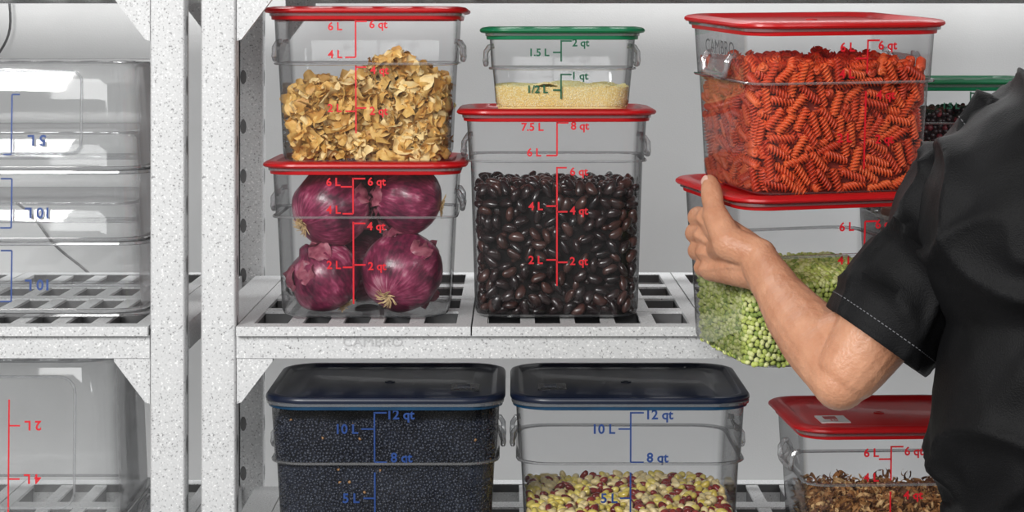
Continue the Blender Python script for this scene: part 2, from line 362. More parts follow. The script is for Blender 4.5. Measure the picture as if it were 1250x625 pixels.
# ------------------------------------------------------------------ contents
def fill_core(b,h0,h1,marg,mats_idx=0,n=4):
    rings=[]
    for h in (h0,(h0+h1)/2,h1):
        f=half_frac(h,b.H,b.L); rings.append(rring(b.hw*f-marg,b.hd*f-marg,.026,h,n))
    V=[p for r in rings for p in r]; m=len(rings[0]); F=[]
    for i in range(2):
        for j in range(m):
            a=i*m+j; c=i*m+(j+1)%m; F+= [(a,c,c+m),(a,c+m,a+m)]
    V.append((0,0,h1)); ci=len(V)-1
    for j in range(m): F.append((2*m+j,2*m+(j+1)%m,ci))
    return V,F,np.full(len(F),mats_idx)
def shell_points(b,fill,p,inset,h0=.006,jit=.35,topvar=.003,rc=.026):
    P=[]
    for h in np.arange(h0,fill,p*.88):
        f=half_frac(h,b.H,b.L); W_=b.hw*f-inset; Dp=b.hd*f-inset
        o=(int(h/p)%2)*p/2
        ring=rring(W_,Dp,rc,h,8); ring=[Vector(q) for q in ring]; ring.append(ring[0])
        d=o; 
        for q0,q1 in zip(ring[:-1],ring[1:]):
            L_=(q1-q0).length
            while d<L_:
                q=q0.lerp(q1,d/L_)
                if q.y< Dp-.03: P.append((q.x,q.y,q.z))
                d+=p
            d-=L_
    f=half_frac(fill,b.H,b.L); W_=b.hw*f-inset; Dp=b.hd*f-inset
    for x in np.arange(-W_,W_,p):
        for y in np.arange(-Dp,Dp,p):
            if math.hypot(max(0,abs(x)-(W_-rc)),max(0,abs(y)-(Dp-rc)))<rc: P.append((x,y,fill+topvar*noise.noise(Vector((x*25,y*25,0)))*2))
    P=np.array(P); P+=rng.uniform(-jit*p,jit*p,P.shape)*np.array([1,1,1])
    for i in range(len(P)):
        f=half_frac(P[i,2],b.H,b.L); P[i,0]=np.clip(P[i,0],-(b.hw*f-inset*.8),b.hw*f-inset*.8); P[i,1]=np.clip(P[i,1],-(b.hd*f-inset*.8),b.hd*f-inset*.8)
        P[i,2]=max(P[i,2],inset*.8)
    return P
def stuff(name,label,cat,b,V,F,P,mats,probs,core=None,R=None,scl=None):
    R=randR(len(P)) if R is None else R
    if scl is not None: R=R*scl[:,None,None]
    mi=rng.choice(len(mats),size=len(P),p=probs)
    me=merge_instances(name,V,F,R,P,mats,mi,core)
    o=obj(name,me,None,b.M); tag(o,label,cat,None,'stuff'); return o
# lentils
mL=[solid('lentil_black',[(.008,.011,.022),(.018,.024,.044)],.35),solid('lentil_grey',[(.020,.026,.046),(.040,.048,.070)],.4),solid('lentil_tan',[(.30,.15,.06),(.40,.22,.09)],.4)]
V,F=ico(1,.0024,.0024,.0018)
P=shell_points(F_,.189,.0041,.0035,h0=.05,rc=.036)
stuff('lentils','blue-black lentils nearly filling navy-lidded container','lentils',F_,V,F,P,mL,[.70,.297,.003],fill_core(F_,.002,.186,.0065),)
# split peas
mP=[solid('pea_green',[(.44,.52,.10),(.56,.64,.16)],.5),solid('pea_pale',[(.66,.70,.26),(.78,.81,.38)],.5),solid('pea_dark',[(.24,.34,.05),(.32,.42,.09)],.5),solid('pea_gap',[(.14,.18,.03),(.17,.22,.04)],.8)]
V,F=ico(2,.0034,.0034,.0027)
P=shell_points(E,.094,.0058,.004,jit=.26)
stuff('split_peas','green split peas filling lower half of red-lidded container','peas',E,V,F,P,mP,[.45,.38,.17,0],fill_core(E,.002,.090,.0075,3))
# couscous
mC=[solid('couscous',[(.86,.68,.26),(.92,.78,.38)],.7),solid('couscous_pale',[(.92,.82,.48),(.95,.88,.60)],.7)]
V,F=ico(1,.0010,.00095,.0009)
P=shell_points(C,.030,.0016,.002,topvar=.004)
stuff('couscous','pale yellow couscous in small green-lidded container','couscous',C,V,F,P,mC,[.6,.4],fill_core(C,.001,.0295,.0025))
# dark berries
mB=[solid('berry_dark',[(.012,.008,.01),(.03,.012,.015)],.35),solid('berry_red',[(.10,.01,.015),(.18,.02,.03)],.4)]
V,F=ico(2,.0045,.0045,.0036)
P=shell_points(I2,.062,.0075,.0055); stuff('dried_berries','dark dried berries in small green-lidded container','berries',I2,V,F,P,mB,[.8,.2],fill_core(I2,.002,.058,.008))
P=shell_points(I1,.150,.0085,.0055); stuff('dried_berries','dark dried berries in red-lidded container','berries',I1,V,F,P,mB,[.8,.2],fill_core(I1,.002,.145,.008))
# flakes
def patch(nx,ny,sx,sy,bend,seed,curl=0):
    V=[];F=[]
    for i in range(nx):
        for j in range(ny):
            u=i/(nx-1)-.5; v=j/(ny-1)-.5
            r=1-.35*abs(u*v)*4
            jx=noise.noise(Vector((i*1.7+seed,j*1.3,seed)))*.25; jy=noise.noise(Vector((i*1.1,j*1.9+seed,seed+5)))*.25
            x=(u*r+jx/nx)*sx; y=(v*r+jy/ny)*sy
            z=bend*(u*u*4-.4)+noise.noise(Vector((u*3+seed,v*3,seed)))*bend*1.2
            if curl:
                a=u*curl; x=math.sin(a)*sx/curl; z=(1-math.cos(a))*sx/curl+noise.noise(Vector((u*4+seed,v*4,0)))*.002; y=v*sy*(1+.3*math.sin(u*7+seed))+.006*math.sin(u*4+seed)
            V.append((x,y,z))
    for i in range(nx-1):
        for j in range(ny-1):
            a=i*ny+j; F+=[(a,a+1,a+ny+1),(a,a+ny+1,a+ny)]
    return V,F
def shell_random(b,N,fillf,depth,hmin=.004,marg=.006,edge=.002):
    P=[]
    while len(P)<N:
        h=rng.uniform(hmin,.16); f=half_frac(h,b.H,b.L); W_=b.hw*f-marg; Dp=b.hd*f-marg
        x=rng.uniform(-W_,W_); y=rng.uniform(-Dp,Dp)
        top=fillf(x,y)
        if h>top: continue
        if math.hypot(max(0,abs(x)-(W_-.024)),max(0,abs(y)-(Dp-.024)))>.022: continue
        if min(W_-abs(x),Dp+y,top-h)>depth: continue
        P.append((x,y,h))
    return np.array(P)
mFl=[solid('flake_tan',[(.66,.38,.09),(.82,.55,.19)],.55,scale=150),solid('flake_light',[(.82,.60,.25),(.93,.74,.38)],.55,scale=150),solid('flake_brown',[(.48,.23,.05),(.64,.36,.09)],.55,scale=150)]
ff=lambda x,y:.096+.034*math.exp(-((x-.035)/.045)**2)+.012*noise.noise(Vector((x*30,y*30,1)))
P=shell_random(A1,2100,ff,.022,marg=.011); Vf,Ff=patch(6,5,.031,.020,.0075,3)
sc=rng.uniform(.4,1.2,len(P))
stuff('dried_flakes','heap of tan dried flakes in red-lidded container','dried flakes',A1,Vf,Ff,P,mFl,[.5,.33,.17],fill_core(A1,.006,.080,.028,2),scl=sc)
# mushrooms
mMu=[solid('mushroom_brown',[(.30,.13,.035),(.46,.22,.07)],.7,scale=150),solid('mushroom_tan',[(.58,.34,.13),(.74,.50,.24)],.7,scale=150),solid('mushroom_dark',[(.12,.045,.018),(.20,.085,.035)],.7,scale=150)]
fm=lambda x,y:.094+.014*noise.noise(Vector((x*25,y*25,3)))
P=shell_random(H_,3200,fm,.020,marg=.010); Vf,Ff=patch(12,3,.028,.0045,.003,8,curl=5.0); sc=rng.uniform(.45,1.1,len(P))
stuff('dried_mushrooms','curled brown dried mushroom slices in red-lidded container','dried mushrooms',H_,Vf,Ff,P,mMu,[.48,.32,.20],fill_core(H_,.004,.072,.022,2),scl=sc)

def pack(b,face,offs,r,slab,h0,h1,tries,state,flat=.45,tol=1.75):
    S=state['S']; res=[]
    offs=np.array(offs)
    for _ in range(tries):
        h=rng.uniform(h0,h1); f=half_frac(h,b.H,b.L)
        if face=='front': x=rng.uniform(-1,1)*(b.hw*f-r); y=-(b.hd*f-r-.0025)+rng.uniform(0,slab)
        elif face=='left': y=rng.uniform(-1,1)*(b.hd*f-r); x=-(b.hw*f-r-.0025)+rng.uniform(0,slab)
        elif face=='right': y=rng.uniform(-1,1)*(b.hd*f-r); x=(b.hw*f-r-.0025)-rng.uniform(0,slab)
        else: x=rng.uniform(-1,1)*(b.hw*f-r); y=rng.uniform(-1,1)*(b.hd*f-r)
        ax=rng.normal(size=3)
        if face=='front': ax[1]*=flat
        elif face in('left','right'): ax[0]*=flat
        else: ax[2]*=flat
        ax/=np.linalg.norm(ax)
        pts=np.array([x,y,h])+offs[:,None]*ax
        ok=True
        for q in pts:
            fq=half_frac(q[2],b.H,b.L); hx=b.hw*fq-r-.0018; hy=b.hd*fq-r-.0018
            if abs(q[0])>hx or abs(q[1])>hy or q[2]<r+.001: ok=False;break
            if math.hypot(max(0,abs(q[0])-hx+.024),max(0,abs(q[1])-hy+.024))>.025: ok=False;break
        if not ok: continue
        n=state['n']
        if n:
            d=np.linalg.norm(S[:n,None,:]-pts[None],axis=2)
            if d.min()<tol*r: continue
        S[n:n+len(pts)]=pts; state['n']=n+len(pts)
        res.append((np.array([x,y,h]),ax))
    return res
def rotof(ax):
    q=Vector((1,0,0)).rotation_difference(Vector(ax)); 
    return (q@Quaternion((1,0,0),random.uniform(0,6.28))).to_matrix()
def pieces(name,label,cat,group,b,metas,res,nmax=300):
    for i,(p,ax) in enumerate(res[:nmax]):
        o=bpy.data.objects.new(name,metas[i%len(metas)]); COL.objects.link(o)
        o.matrix_world=b.M@(Matrix.Translation(Vector(p))@rotof(ax).to_4x4())
        tag(o,label,cat,group)
def trimesh(name,V,F,mats):
    me=bpy.data.meshes.new(name); me.from_pydata(V,[],F)
    for m in mats: me.materials.append(m)
    me.polygons.foreach_set('use_smooth',[True]*len(F)); me.update(); return me
def bean_base(L,w,t,sub=2):
    V,F=ico(sub,1,1,1); out=[]
    for x,y,z in V:
        out.append((x*L,y*w+ .28*w*(x*x)-.1*w,z*t))
    return out,F
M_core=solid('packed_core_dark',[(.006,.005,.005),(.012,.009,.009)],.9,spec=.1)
# black beans
mBB=[solid('bean_black',[(.008,.006,.007),(.024,.011,.011)],.26,scale=90,obrand=.3,coat=.25),solid('bean_brown',[(.022,.010,.009),(.070,.027,.021)],.28,scale=90,obrand=.3,coat=.25),M_core]
V,F=bean_base(.0104,.0065,.0050,3)
metas=[trimesh('black_bean',V,F,[mBB[0]]),trimesh('black_bean',V,F,[mBB[0]]),trimesh('black_bean',V,F,[mBB[1]])]
st={'S':np.zeros((20000,3)),'n':0}; offs=[-.0049,0,.0049]; r=.0053
fillB=.164
res=pack(B,'front',offs,r,.003,.005,fillB,9000,st,tol=1.68)
pieces('black_bean','glossy dark bean in tall red-lidded container','bean','dark beans in the tall container',B,metas,res,300)
rest=res[300:]+pack(B,'front',offs,r,.012,.005,fillB,5000,st)+pack(B,'left',offs,r,.006,.005,fillB,3500,st)+pack(B,'right',offs,r,.006,.005,fillB,3500,st)+pack(B,'top',offs,r,0,fillB-.006,fillB+.004,6000,st)
V2,F2=bean_base(.0104,.0065,.0050,2)
Rm=np.array([[list(row) for row in rotof(ax)] for _,ax in rest]); Pm=np.array([p for p,_ in rest])
stuff('black_beans','mass of glossy dark beans in tall container','beans',B,V2,F2,Pm,mBB,[.68,.32,0],fill_core(B,.002,fillB-.012,.015,2),R=Rm)
# yellow / maroon beans
mY=[solid('bean_cream',[(.78,.60,.26),(.90,.76,.42)],.3,scale=60,obrand=.3,coat=.3),solid('bean_yellow',[(.72,.56,.10),(.86,.72,.20)],.3,scale=60,obrand=.3,coat=.3),solid('bean_maroon',[(.17,.018,.018),(.32,.05,.04)],.25,scale=60,obrand=.3,coat=.3),M_core]
V,F=bean_base(.0078,.0050,.0043,2)
metas=[trimesh('dried_bean',V,F,[mY[i]]) for i in (0,2,1,0,1,2)]
st={'S':np.zeros((20000,3)),'n':0}; offs=[-.0034,0,.0034]; r=.0043; fG=.076
res=pack(G,'top',offs,r,0,fG-.003,fG+.003,9000,st,tol=1.65)
res.sort(key=lambda q:q[0][1])
pieces('dried_bean','small yellow or maroon dried bean in navy-lidded container','bean','yellow and maroon beans',G,metas,res,300)
rest=res[300:]+pack(G,'top',offs,r,0,fG-.012,fG-.003,5000,st)+pack(G,'front',offs,r,.006,.04,fG,3000,st)+pack(G,'left',offs,r,.005,.05,fG,1500,st)+pack(G,'right',offs,r,.005,.05,fG,1500,st)
Rm=np.array([[list(row) for row in rotof(ax)] for _,ax in rest]); Pm=np.array([p for p,_ in rest])
stuff('dried_beans','mass of yellow and maroon dried beans','beans',G,V,F,Pm,mY,[.4,.33,.27,0],fill_core(G,.002,fG-.009,.010,2),R=Rm)
# rotini
def rotini():
    V=[];F=[];n=18;m=52;L=.029
    for i in range(m):
        t=i/(m-1); a=t*2*math.pi*2.4
        for j in range(n):
            th=2*math.pi*j/n
            lobe=abs(math.cos(1.5*th))**1.6
            r=.0012+.0046*lobe
            e=min(1,.6+8*min(t,1-t))
            V.append(((t-.5)*L,r*e*math.cos(th+a),r*e*math.sin(th+a)))
    for i in range(m-1):
        for j in range(n):
            p=i*n+j;q=i*n+(j+1)%n; F+=[(p,q,q+n),(p,q+n,p+n)]
    V.append((-L/2,0,0));V.append((L/2,0,0))
    for j in range(n):
        F.append((len(V)-2,(j+1)%n,j)); F.append((len(V)-1,(m-1)*n+j,(m-1)*n+(j+1)%n))
    return V,F
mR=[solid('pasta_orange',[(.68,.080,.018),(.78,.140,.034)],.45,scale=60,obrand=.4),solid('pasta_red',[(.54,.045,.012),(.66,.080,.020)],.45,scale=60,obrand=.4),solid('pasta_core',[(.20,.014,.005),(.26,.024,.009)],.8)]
V,F=rotini()
metas=[trimesh('rotini',V,F,[mR[i]]) for i in (0,1,0)]
st={'S':np.zeros((20000,3)),'n':0}; offs=[-.0108,-.0054,0,.0054,.0108]; r=.0045; fR=.140
res=pack(Dd,'front',offs,r,.004,.006,fR,18000,st,flat=.25,tol=1.45)
res+=pack(Dd,'left',offs,r,.004,.006,fR,10000,st,flat=.25,tol=1.45)
res+=pack(Dd,'top',offs,r,0,fR-.006,fR+.006,5000,st,flat=.4,tol=1.45)
pieces('rotini','orange-red spiral pasta piece in red-lidded container','pasta','spiral pasta in the container',Dd,metas,res,300)
rest=res[300:]+pack(Dd,'front',offs,r,.012,.006,fR-.005,9000,st,flat=.4,tol=1.45)+pack(Dd,'left',offs,r,.012,.006,fR-.005,6000,st,flat=.4,tol=1.45)+pack(Dd,'right',offs,r,.006,.006,fR,4000,st,flat=.3,tol=1.5)
Rm=np.array([[list(row) for row in rotof(ax)] for _,ax in rest]); Pm=np.array([p for p,_ in rest])
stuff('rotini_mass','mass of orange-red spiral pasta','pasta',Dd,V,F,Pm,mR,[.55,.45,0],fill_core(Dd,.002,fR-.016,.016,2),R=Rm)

# ------------------------------------------------------------------ onions
def onion_mat():
    m,nt,out=newmat('red_onion_skin'); L=nt.links
    p=nt.nodes.new('ShaderNodeBsdfPrincipled'); L.new(p.outputs[0],out.inputs[0]); p.inputs['Roughness'].default_value=.34; p.inputs['Coat Weight'].default_value=.15
    tc=nt.nodes.new('ShaderNodeTexCoord'); sp=nt.nodes.new('ShaderNodeSeparateXYZ'); L.new(tc.outputs['Object'],sp.inputs[0])
    at=nt.nodes.new('ShaderNodeMath'); at.operation='ARCTAN2'; L.new(sp.outputs[1],at.inputs[0]); L.new(sp.outputs[0],at.inputs[1])
    cb=nt.nodes.new('ShaderNodeCombineXYZ'); L.new(at.outputs[0],cb.inputs[0])
    mz=nt.nodes.new('ShaderNodeMath'); mz.operation='MULTIPLY'; mz.inputs[1].default_value=9; L.new(sp.outputs[2],mz.inputs[0]); L.new(mz.outputs[0],cb.inputs[1])
    n=nt.nodes.new('ShaderNodeTexNoise'); n.inputs['Scale'].default_value=11; n.inputs['Detail'].default_value=4; L.new(cb.outputs[0],n.inputs['Vector'])
    n2=nt.nodes.new('ShaderNodeTexNoise'); n2.inputs['Scale'].default_value=32; n2.inputs['Detail'].default_value=6; L.new(tc.outputs['Object'],n2.inputs['Vector'])
    ad=nt.nodes.new('ShaderNodeMath'); ad.operation='MULTIPLY_ADD'; ad.inputs[1].default_value=.68; L.new(n2.outputs['Fac'],ad.inputs[0])
    ms=nt.nodes.new('ShaderNodeMath'); ms.operation='MULTIPLY'; ms.inputs[1].default_value=.36; L.new(n.outputs['Fac'],ms.inputs[0]); L.new(ms.outputs[0],ad.inputs[2])
    r=nt.nodes.new('ShaderNodeValToRGB'); e=r.color_ramp.elements
    e[0].position=.40; e[0].color=(.060,.005,.022,1); e[1].position=.52; e[1].color=(.19,.016,.058,1)
    x=e.new(.59); x.color=(.34,.055,.125,1); x=e.new(.68); x.color=(.52,.24,.30,1)
    L.new(ad.outputs[0],r.inputs[0]); L.new(r.outputs[0],p.inputs['Base Color'])
    b=nt.nodes.new('ShaderNodeBump'); b.inputs['Strength'].default_value=.7; b.inputs['Distance'].default_value=.002; L.new(ad.outputs[0],b.inputs['Height']); L.new(b.outputs[0],p.inputs['Normal'])
    return m
M_on=onion_mat(); M_root=solid('onion_root',[(.50,.34,.16),(.68,.50,.26)],.7,scale=200); M_peel=solid('onion_peel',[(.20,.028,.06),(.40,.12,.16)],.4,scale=120)
def onion(cx,cy,cz,R,rot,seed,npeel=5):
    M=A2.M@Matrix.Translation((cx,cy,cz))@rot
    e=empty('red_onion','whole red onion with papery purple skin','onion',M,group='red onions in the container')
    a=Acc(); rings=[]
    for i in range(25):
        t=i/24; ph=math.pi*t
        rr=R*math.sin(ph)**.9; z=-R*.94*math.cos(ph)
        if t>.86: rr=max(rr*.62+.001, .008*(1-(t-.86)/.14)+.006); z=R*.82+(t-.86)/.14*R*.24
        ring=[]
        for j in range(48):
            th=2*math.pi*j/48; q=Vector((math.cos(th)*math.sin(ph),math.sin(th)*math.sin(ph),math.cos(ph)))
            k_=1+.014*math.sin(j*.78+seed)+.09*noise.noise(q*1.5+Vector((seed*3.1,0,0)))
            ring.append((max(rr,.001)*math.cos(th)*k_,max(rr,.001)*math.sin(th)*k_,z*(.9+.1*k_)))
        rings.append(ring)
    a.loft(rings); obj('bulb',a.mesh('onion_bulb',[M_on],True,80),e)
    a=Acc(); rr=random.Random(seed)
    for i in range(46):
        an=rr.uniform(0,6.28); q=rr.uniform(.3,1)
        pts=[(math.cos(an)*.003*q,math.sin(an)*.003*q,-R*.92),(math.cos(an)*.010*q,math.sin(an)*.010*q,-R*.99),(math.cos(an+.4)*.017*q,math.sin(an+.4)*.017*q,-R*(1.0+.05*rr.random()))]
        tube(a,pts,[.0009,.0007,.0004],5)
    obj('roots',a.mesh('onion_roots',[M_root]),e)
    a=Acc()
    for i in range(npeel):
        V,F=patch(7,6,.036,.030,.008,seed+i*3); an=i*6.28/npeel+seed; tt=random.Random(seed*9+i).uniform(20,95)
        Mx=Matrix.Rotation(an,4,'Z')@Matrix.Rotation(math.radians(tt),4,'Y')@Matrix.Translation((0,0,R*1.0))@Matrix.Rotation(math.pi,4,'X')
        a.add(V,F,0,Mx)
    obj('peel',a.mesh('onion_peel',[M_peel],True,180),e)
Rx=lambda d:Matrix.Rotation(math.radians(d),4,'X'); Ry=lambda d:Matrix.Rotation(math.radians(d),4,'Y'); Rz=lambda d:Matrix.Rotation(math.radians(d),4,'Z')
onion(-.054,-.046,.047,.0460,Ry(-35)@Rx(10)@Rz(40),1,7)
onion(.044,-.046,.054,.0525,Ry(30)@Rx(-48)@Rz(60),2,7)
onion(-.046,-.046,.135,.0510,Ry(60)@Rx(-35),3,7)
onion(.052,-.046,.146,.0450,Ry(-78)@Rz(40),7,6)
onion(-.006,.052,.050,.0480,Ry(60)@Rx(40),5)
onion(.0,.052,.140,.0450,Ry(10)@Rx(20),6)

# ------------------------------------------------------------------ shelving
DEP=.62
def post(parent,x0,y0):
    a=Acc(); a.loft([rring(.0212,.019,.004,z,3) for z in (0.0,2.02)]); 
    for i in range(26):
        z=.10+i*.0735
        for sx in (-1,1):
            pts=[(sx*.0214,.000+.006*math.cos(t*math.pi/5),z+.011*math.sin(t*math.pi/5)*(1 if t<5 else 1.3)) for t in range(10)]
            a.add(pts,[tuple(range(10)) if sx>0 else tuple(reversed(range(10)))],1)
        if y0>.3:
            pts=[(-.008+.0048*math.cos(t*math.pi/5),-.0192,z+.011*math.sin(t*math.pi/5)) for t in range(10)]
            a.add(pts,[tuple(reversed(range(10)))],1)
    return obj('post',a.mesh('shelf_post',[M_spk,M_dark],True,30),parent,Matrix.Translation((x0+.0212,y0+.019,0)))
def shelf(parent,z,x0,x1,nplates,ex0,ex1,text=False):
    s=empty('shelf',None,None,Matrix.Translation((0,0,z)),parent)
    pw=(x1-x0)/nplates
    a=Acc()
    w=pw-.002; nx=5; ny=4
    a.box(0,w,-.006,.026,-.0115,0)
    a.box(0,w,DEP-.026,DEP+.006,-.0115,0)
    for xa,xb in ((0,.018),(w-.018,w)):
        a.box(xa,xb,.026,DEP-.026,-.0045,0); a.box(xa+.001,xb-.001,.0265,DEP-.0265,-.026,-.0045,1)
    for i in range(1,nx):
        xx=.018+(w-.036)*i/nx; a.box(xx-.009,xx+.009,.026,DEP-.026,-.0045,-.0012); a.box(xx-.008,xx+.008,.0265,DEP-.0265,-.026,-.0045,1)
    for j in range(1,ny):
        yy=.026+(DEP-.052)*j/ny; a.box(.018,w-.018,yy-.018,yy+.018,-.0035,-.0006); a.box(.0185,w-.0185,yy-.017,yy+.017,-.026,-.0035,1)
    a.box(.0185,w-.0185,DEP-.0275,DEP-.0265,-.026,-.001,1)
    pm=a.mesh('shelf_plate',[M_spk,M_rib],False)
    for i in range(nplates):
        o=obj('shelf_plate',pm,s,Matrix.Translation((x0+i*pw+.001,0,0)))
    for y0,nm in ((.004,'front'),(DEP-.030,'back')):
        a=Acc(); a.box(x0,x1,y0,y0+.018,-.040,-.0118)
        if text and nm=='front':
            vs,fs=textmesh('CAMBRO',.0150,0)
            c_=W(455,417,.004)
            a.add([(x*1.2+c_.x,y0-.0012,y+c_.z-z) for x,y in vs],fs,1)
        o=obj('beam',a.mesh('shelf_beam',[M_spk,M_bemb],False),s); 
        for xs,sg in ((x0,1),(x1,-1)):
            a=Acc(); t0=y0+.002; t1=y0+.014
            prof=[(0,-.0402),(.044,-.0402),(.044,-.044),(.006,-.094),(0,-.096)]
            n=len(prof)
            vs=[(xs+sg*u,t0,w_) for u,w_ in prof]+[(xs+sg*u,t1,w_) for u,w_ in prof]
            fs=[tuple(range(n)),tuple(reversed(range(n,2*n)))]+[(i,i+n,(i+1)%n+n,(i+1)%n) for i in range(n)]
            a.add(vs,fs); obj('bracket',a.mesh('shelf_bracket',[M_spk],False),s)
    for xa,xb in ((ex0,x0-.0005),(x1+.0005,ex1)):
        a=Acc(); a.box(xa,xb,.042,DEP-.042,-.034,0)
        obj('end_rail',a.mesh('end_rail',[M_spk],False),s)
    return s
ux0=(245-625)/1000; ux1=(287-625)/1000
u=empty('shelving_unit','pale grey speckled plastic shelving unit filled with food containers','shelving',Matrix.Identity(4))
rx1=ux1+4*.288
for x,y in ((ux0,0),(rx1,0),(ux0-.032,DEP-.038),(rx1,DEP-.038)): post(u,x,y)
for z,t in ((ZM,True),(ZL,False),(1.646,False),(.40,False)): shelf(u,z,ux1+.001,rx1-.001,4,ux0+.0,rx1+.042,t)
u2=empty('shelving_unit','pale grey speckled plastic shelving unit holding upside-down tubs','shelving',Matrix.Identity(4))
lx1=(183-625)/1000; lx0=lx1-4*.288
for x,y in ((lx1,0),(lx0-.042,0),(lx1,DEP-.038),(lx0-.042,DEP-.038)): post(u2,x,y)
for z in (ZM,ZL,1.646,.40): shelf(u2,z,lx0+.001,lx1-.001,4,lx0-.042,lx1+.042)

# ------------------------------------------------------------------ room
def plane(name,vs,mat):
    a=Acc(); a.add(vs,[(0,1,2,3)]); o=obj(name,a.mesh(name,[mat],False)); tag(o,kind='structure'); return o
plane('wall_back',[(-4,.98,0),(4,.98,0),(4,.98,3),(-4,.98,3)],M_wall)
plane('floor',[(-4,-5,0),(4,-5,0),(4,.98,0),(-4,.98,0)],M_floor)
def bez(pts,n=10):
    out=[]
    P=[Vector(p) for p in pts]; P=[P[0]]+P+[P[-1]]
    for i in range(1,len(P)-2):
        for j in range(n):
            t=j/n; p0,p1,p2,p3=P[i-1:i+3]
            out.append(.5*((2*p1)+(p2-p0)*t+(2*p0-5*p1+4*p2-p3)*t*t+(3*p1-p0-3*p2+p3)*t**3))
    out.append(P[-1]); return out
a=Acc(); tube(a,bez([W(0,-60,.96),W(12,35,.96),W(-25,100,.965),W(-60,190,.965),W(30,255,.96),W(68,300,.965),W(120,345,.965),W(200,440,.965),W(205,700,.96),(-.62,.955,.3),(-.62,.94,.02),(-.64,.90,.0036),(-1.0,.85,.0036)]),.0022)
o=obj('power_cable',a.mesh('power_cable',[solid('cable_rubber',[(.08,.08,.082),(.12,.12,.122)],.5)])); tag(o,'thin black cable hanging down the grey wall','cable')

# ------------------------------------------------------------------ person
M_skin=solid('skin',[(.50,.225,.125),(.64,.325,.195)],.46,scale=34,bump=.5,bscale=240,sss=.08,detail=6)
M_shirt=solid('black_cotton',[(.0016,.0016,.0020),(.0042,.0042,.0050)],.62,scale=14,bump=.4,bscale=700,spec=.20)
M_pants=solid('dark_trousers',[(.02,.022,.03),(.03,.032,.04)],.8,scale=14)
M_shoe=solid('shoe_leather',[(.01,.01,.01),(.02,.02,.02)],.4)
M_hair=solid('dark_hair',[(.012,.008,.006),(.035,.02,.013)],.5,scale=60,stretch=(1,1,.2))
M_thread=solid('grey_thread',[(.12,.12,.13),(.17,.17,.18)],.8)
M_nail=solid('fingernail',[(.66,.42,.34),(.72,.48,.40)],.3)
def rcone(a,p0,r0,p1,r1,seg=20,q=5):
    p0=Vector(p0);p1=Vector(p1); t=(p1-p0); L=t.length
    if L<1e-5: t=Vector((0,0,1)); 
    t.normalize(); u_=t.cross(Vector((.3,.2,1))).normalized(); v_=t.cross(u_); rings=[]
    for i in range(q+1):
        an=math.pi/2*i/q; an=max(an,.05); rings.append((p0-t*r0*math.cos(an),r0*math.sin(an)))
    for i in range(q,-1,-1):
        an=math.pi/2*i/q; an=max(an,.05); rings.append((p1+t*r1*math.cos(an),r1*math.sin(an)))
    a.loft([[c+u_*rr*math.cos(2*math.pi*j/seg)+v_*rr*math.sin(2*math.pi*j/seg) for j in range(seg)] for c,rr in rings])
def chain(a,pts):
    for (p0,r0),(p1,r1) in zip(pts[:-1],pts[1:]): rcone(a,p0,r0,p1,r1)
def ell(a,c,rx,ry,rz,rot=None):
    V,F=ico(3,rx,ry,rz); M=Matrix.Translation(c)@(rot or Matrix.Identity(4)); a.add(V,F,0,M)
def remeshed(a,name,vox,mats,smooth=4,disp=None,fac=.5):
    me=a.mesh(name,mats); o=bpy.data.objects.new(name,me); COL.objects.link(o)
    m=o.modifiers.new('r','REMESH'); m.mode='VOXEL'; m.voxel_size=vox; m.use_smooth_shade=True
    s=o.modifiers.new('s','SMOOTH'); s.iterations=smooth; s.factor=fac
    dg=bpy.context.evaluated_depsgraph_get(); dg.update()
    me2=bpy.data.meshes.new_from_object(o.evaluated_get(dg)); bpy.data.objects.remove(o)
    if disp:
        co=np.zeros(len(me2.vertices)*3); me2.vertices.foreach_get('co',co); co=co.reshape(-1,3)
        no=np.zeros(len(me2.vertices)*3); me2.vertices.foreach_get('normal',no); no=no.reshape(-1,3)
        for i in range(len(co)):
            co[i]+=no[i]*disp(Vector(co[i]))
        me2.vertices.foreach_set('co',co.ravel()); me2.update()
    me2.materials.clear()
    for mt in mats: me2.materials.append(mt)
    me2.polygons.foreach_set('use_smooth',[True]*len(me2.polygons))
    return me2
cs,sn=math.cos(yE),math.sin(yE)
nv=Vector((-cs,-sn,0)); dv=Vector((-sn,cs,0))
C0=Vector((cE.x,cE.y,0))+nv*wE*.985-dv*wE*.985
def HP(t,o_,z): 
    p=C0+dv*t+nv*o_; p.z=z; p.y-=(z-cE.z)*.052; return p
Sh=Vector((.478,-.485,1.415)); El=W(1026,466,-.49); Wr=W(928,324,-.292)
arm=Acc()
chain(arm,[(Sh,.038),(Sh.lerp(El,.5),.044),(El.lerp(Sh,.22),.040),(El.lerp(Sh,.06),.034),(El,.029)])
A_=lambda t,dz=0,dx=0,dy=0:El.lerp(Wr,t)+Vector((dx,dy,dz))
chain(arm,[(A_(.0),.0290),(A_(.16,.003,.002),.0345),(A_(.33,.002,.002),.0365),(A_(.55),.0320),(A_(.78),.0248),(Wr,.0212)])
chain(arm,[(El.lerp(Sh,.25)+Vector((.004,0,0)),.034),(A_(.22,.010,.008),.030),(A_(.5,.008,.004),.023)])
w1=Wr+Vector((0,0,.0105)); w2=Wr-Vector((0,0,.0105))
chain(arm,[(A_(.75,.006),.0222),(w1,.0172)]); chain(arm,[(A_(.75,-.006),.0222),(w2,.0172)])
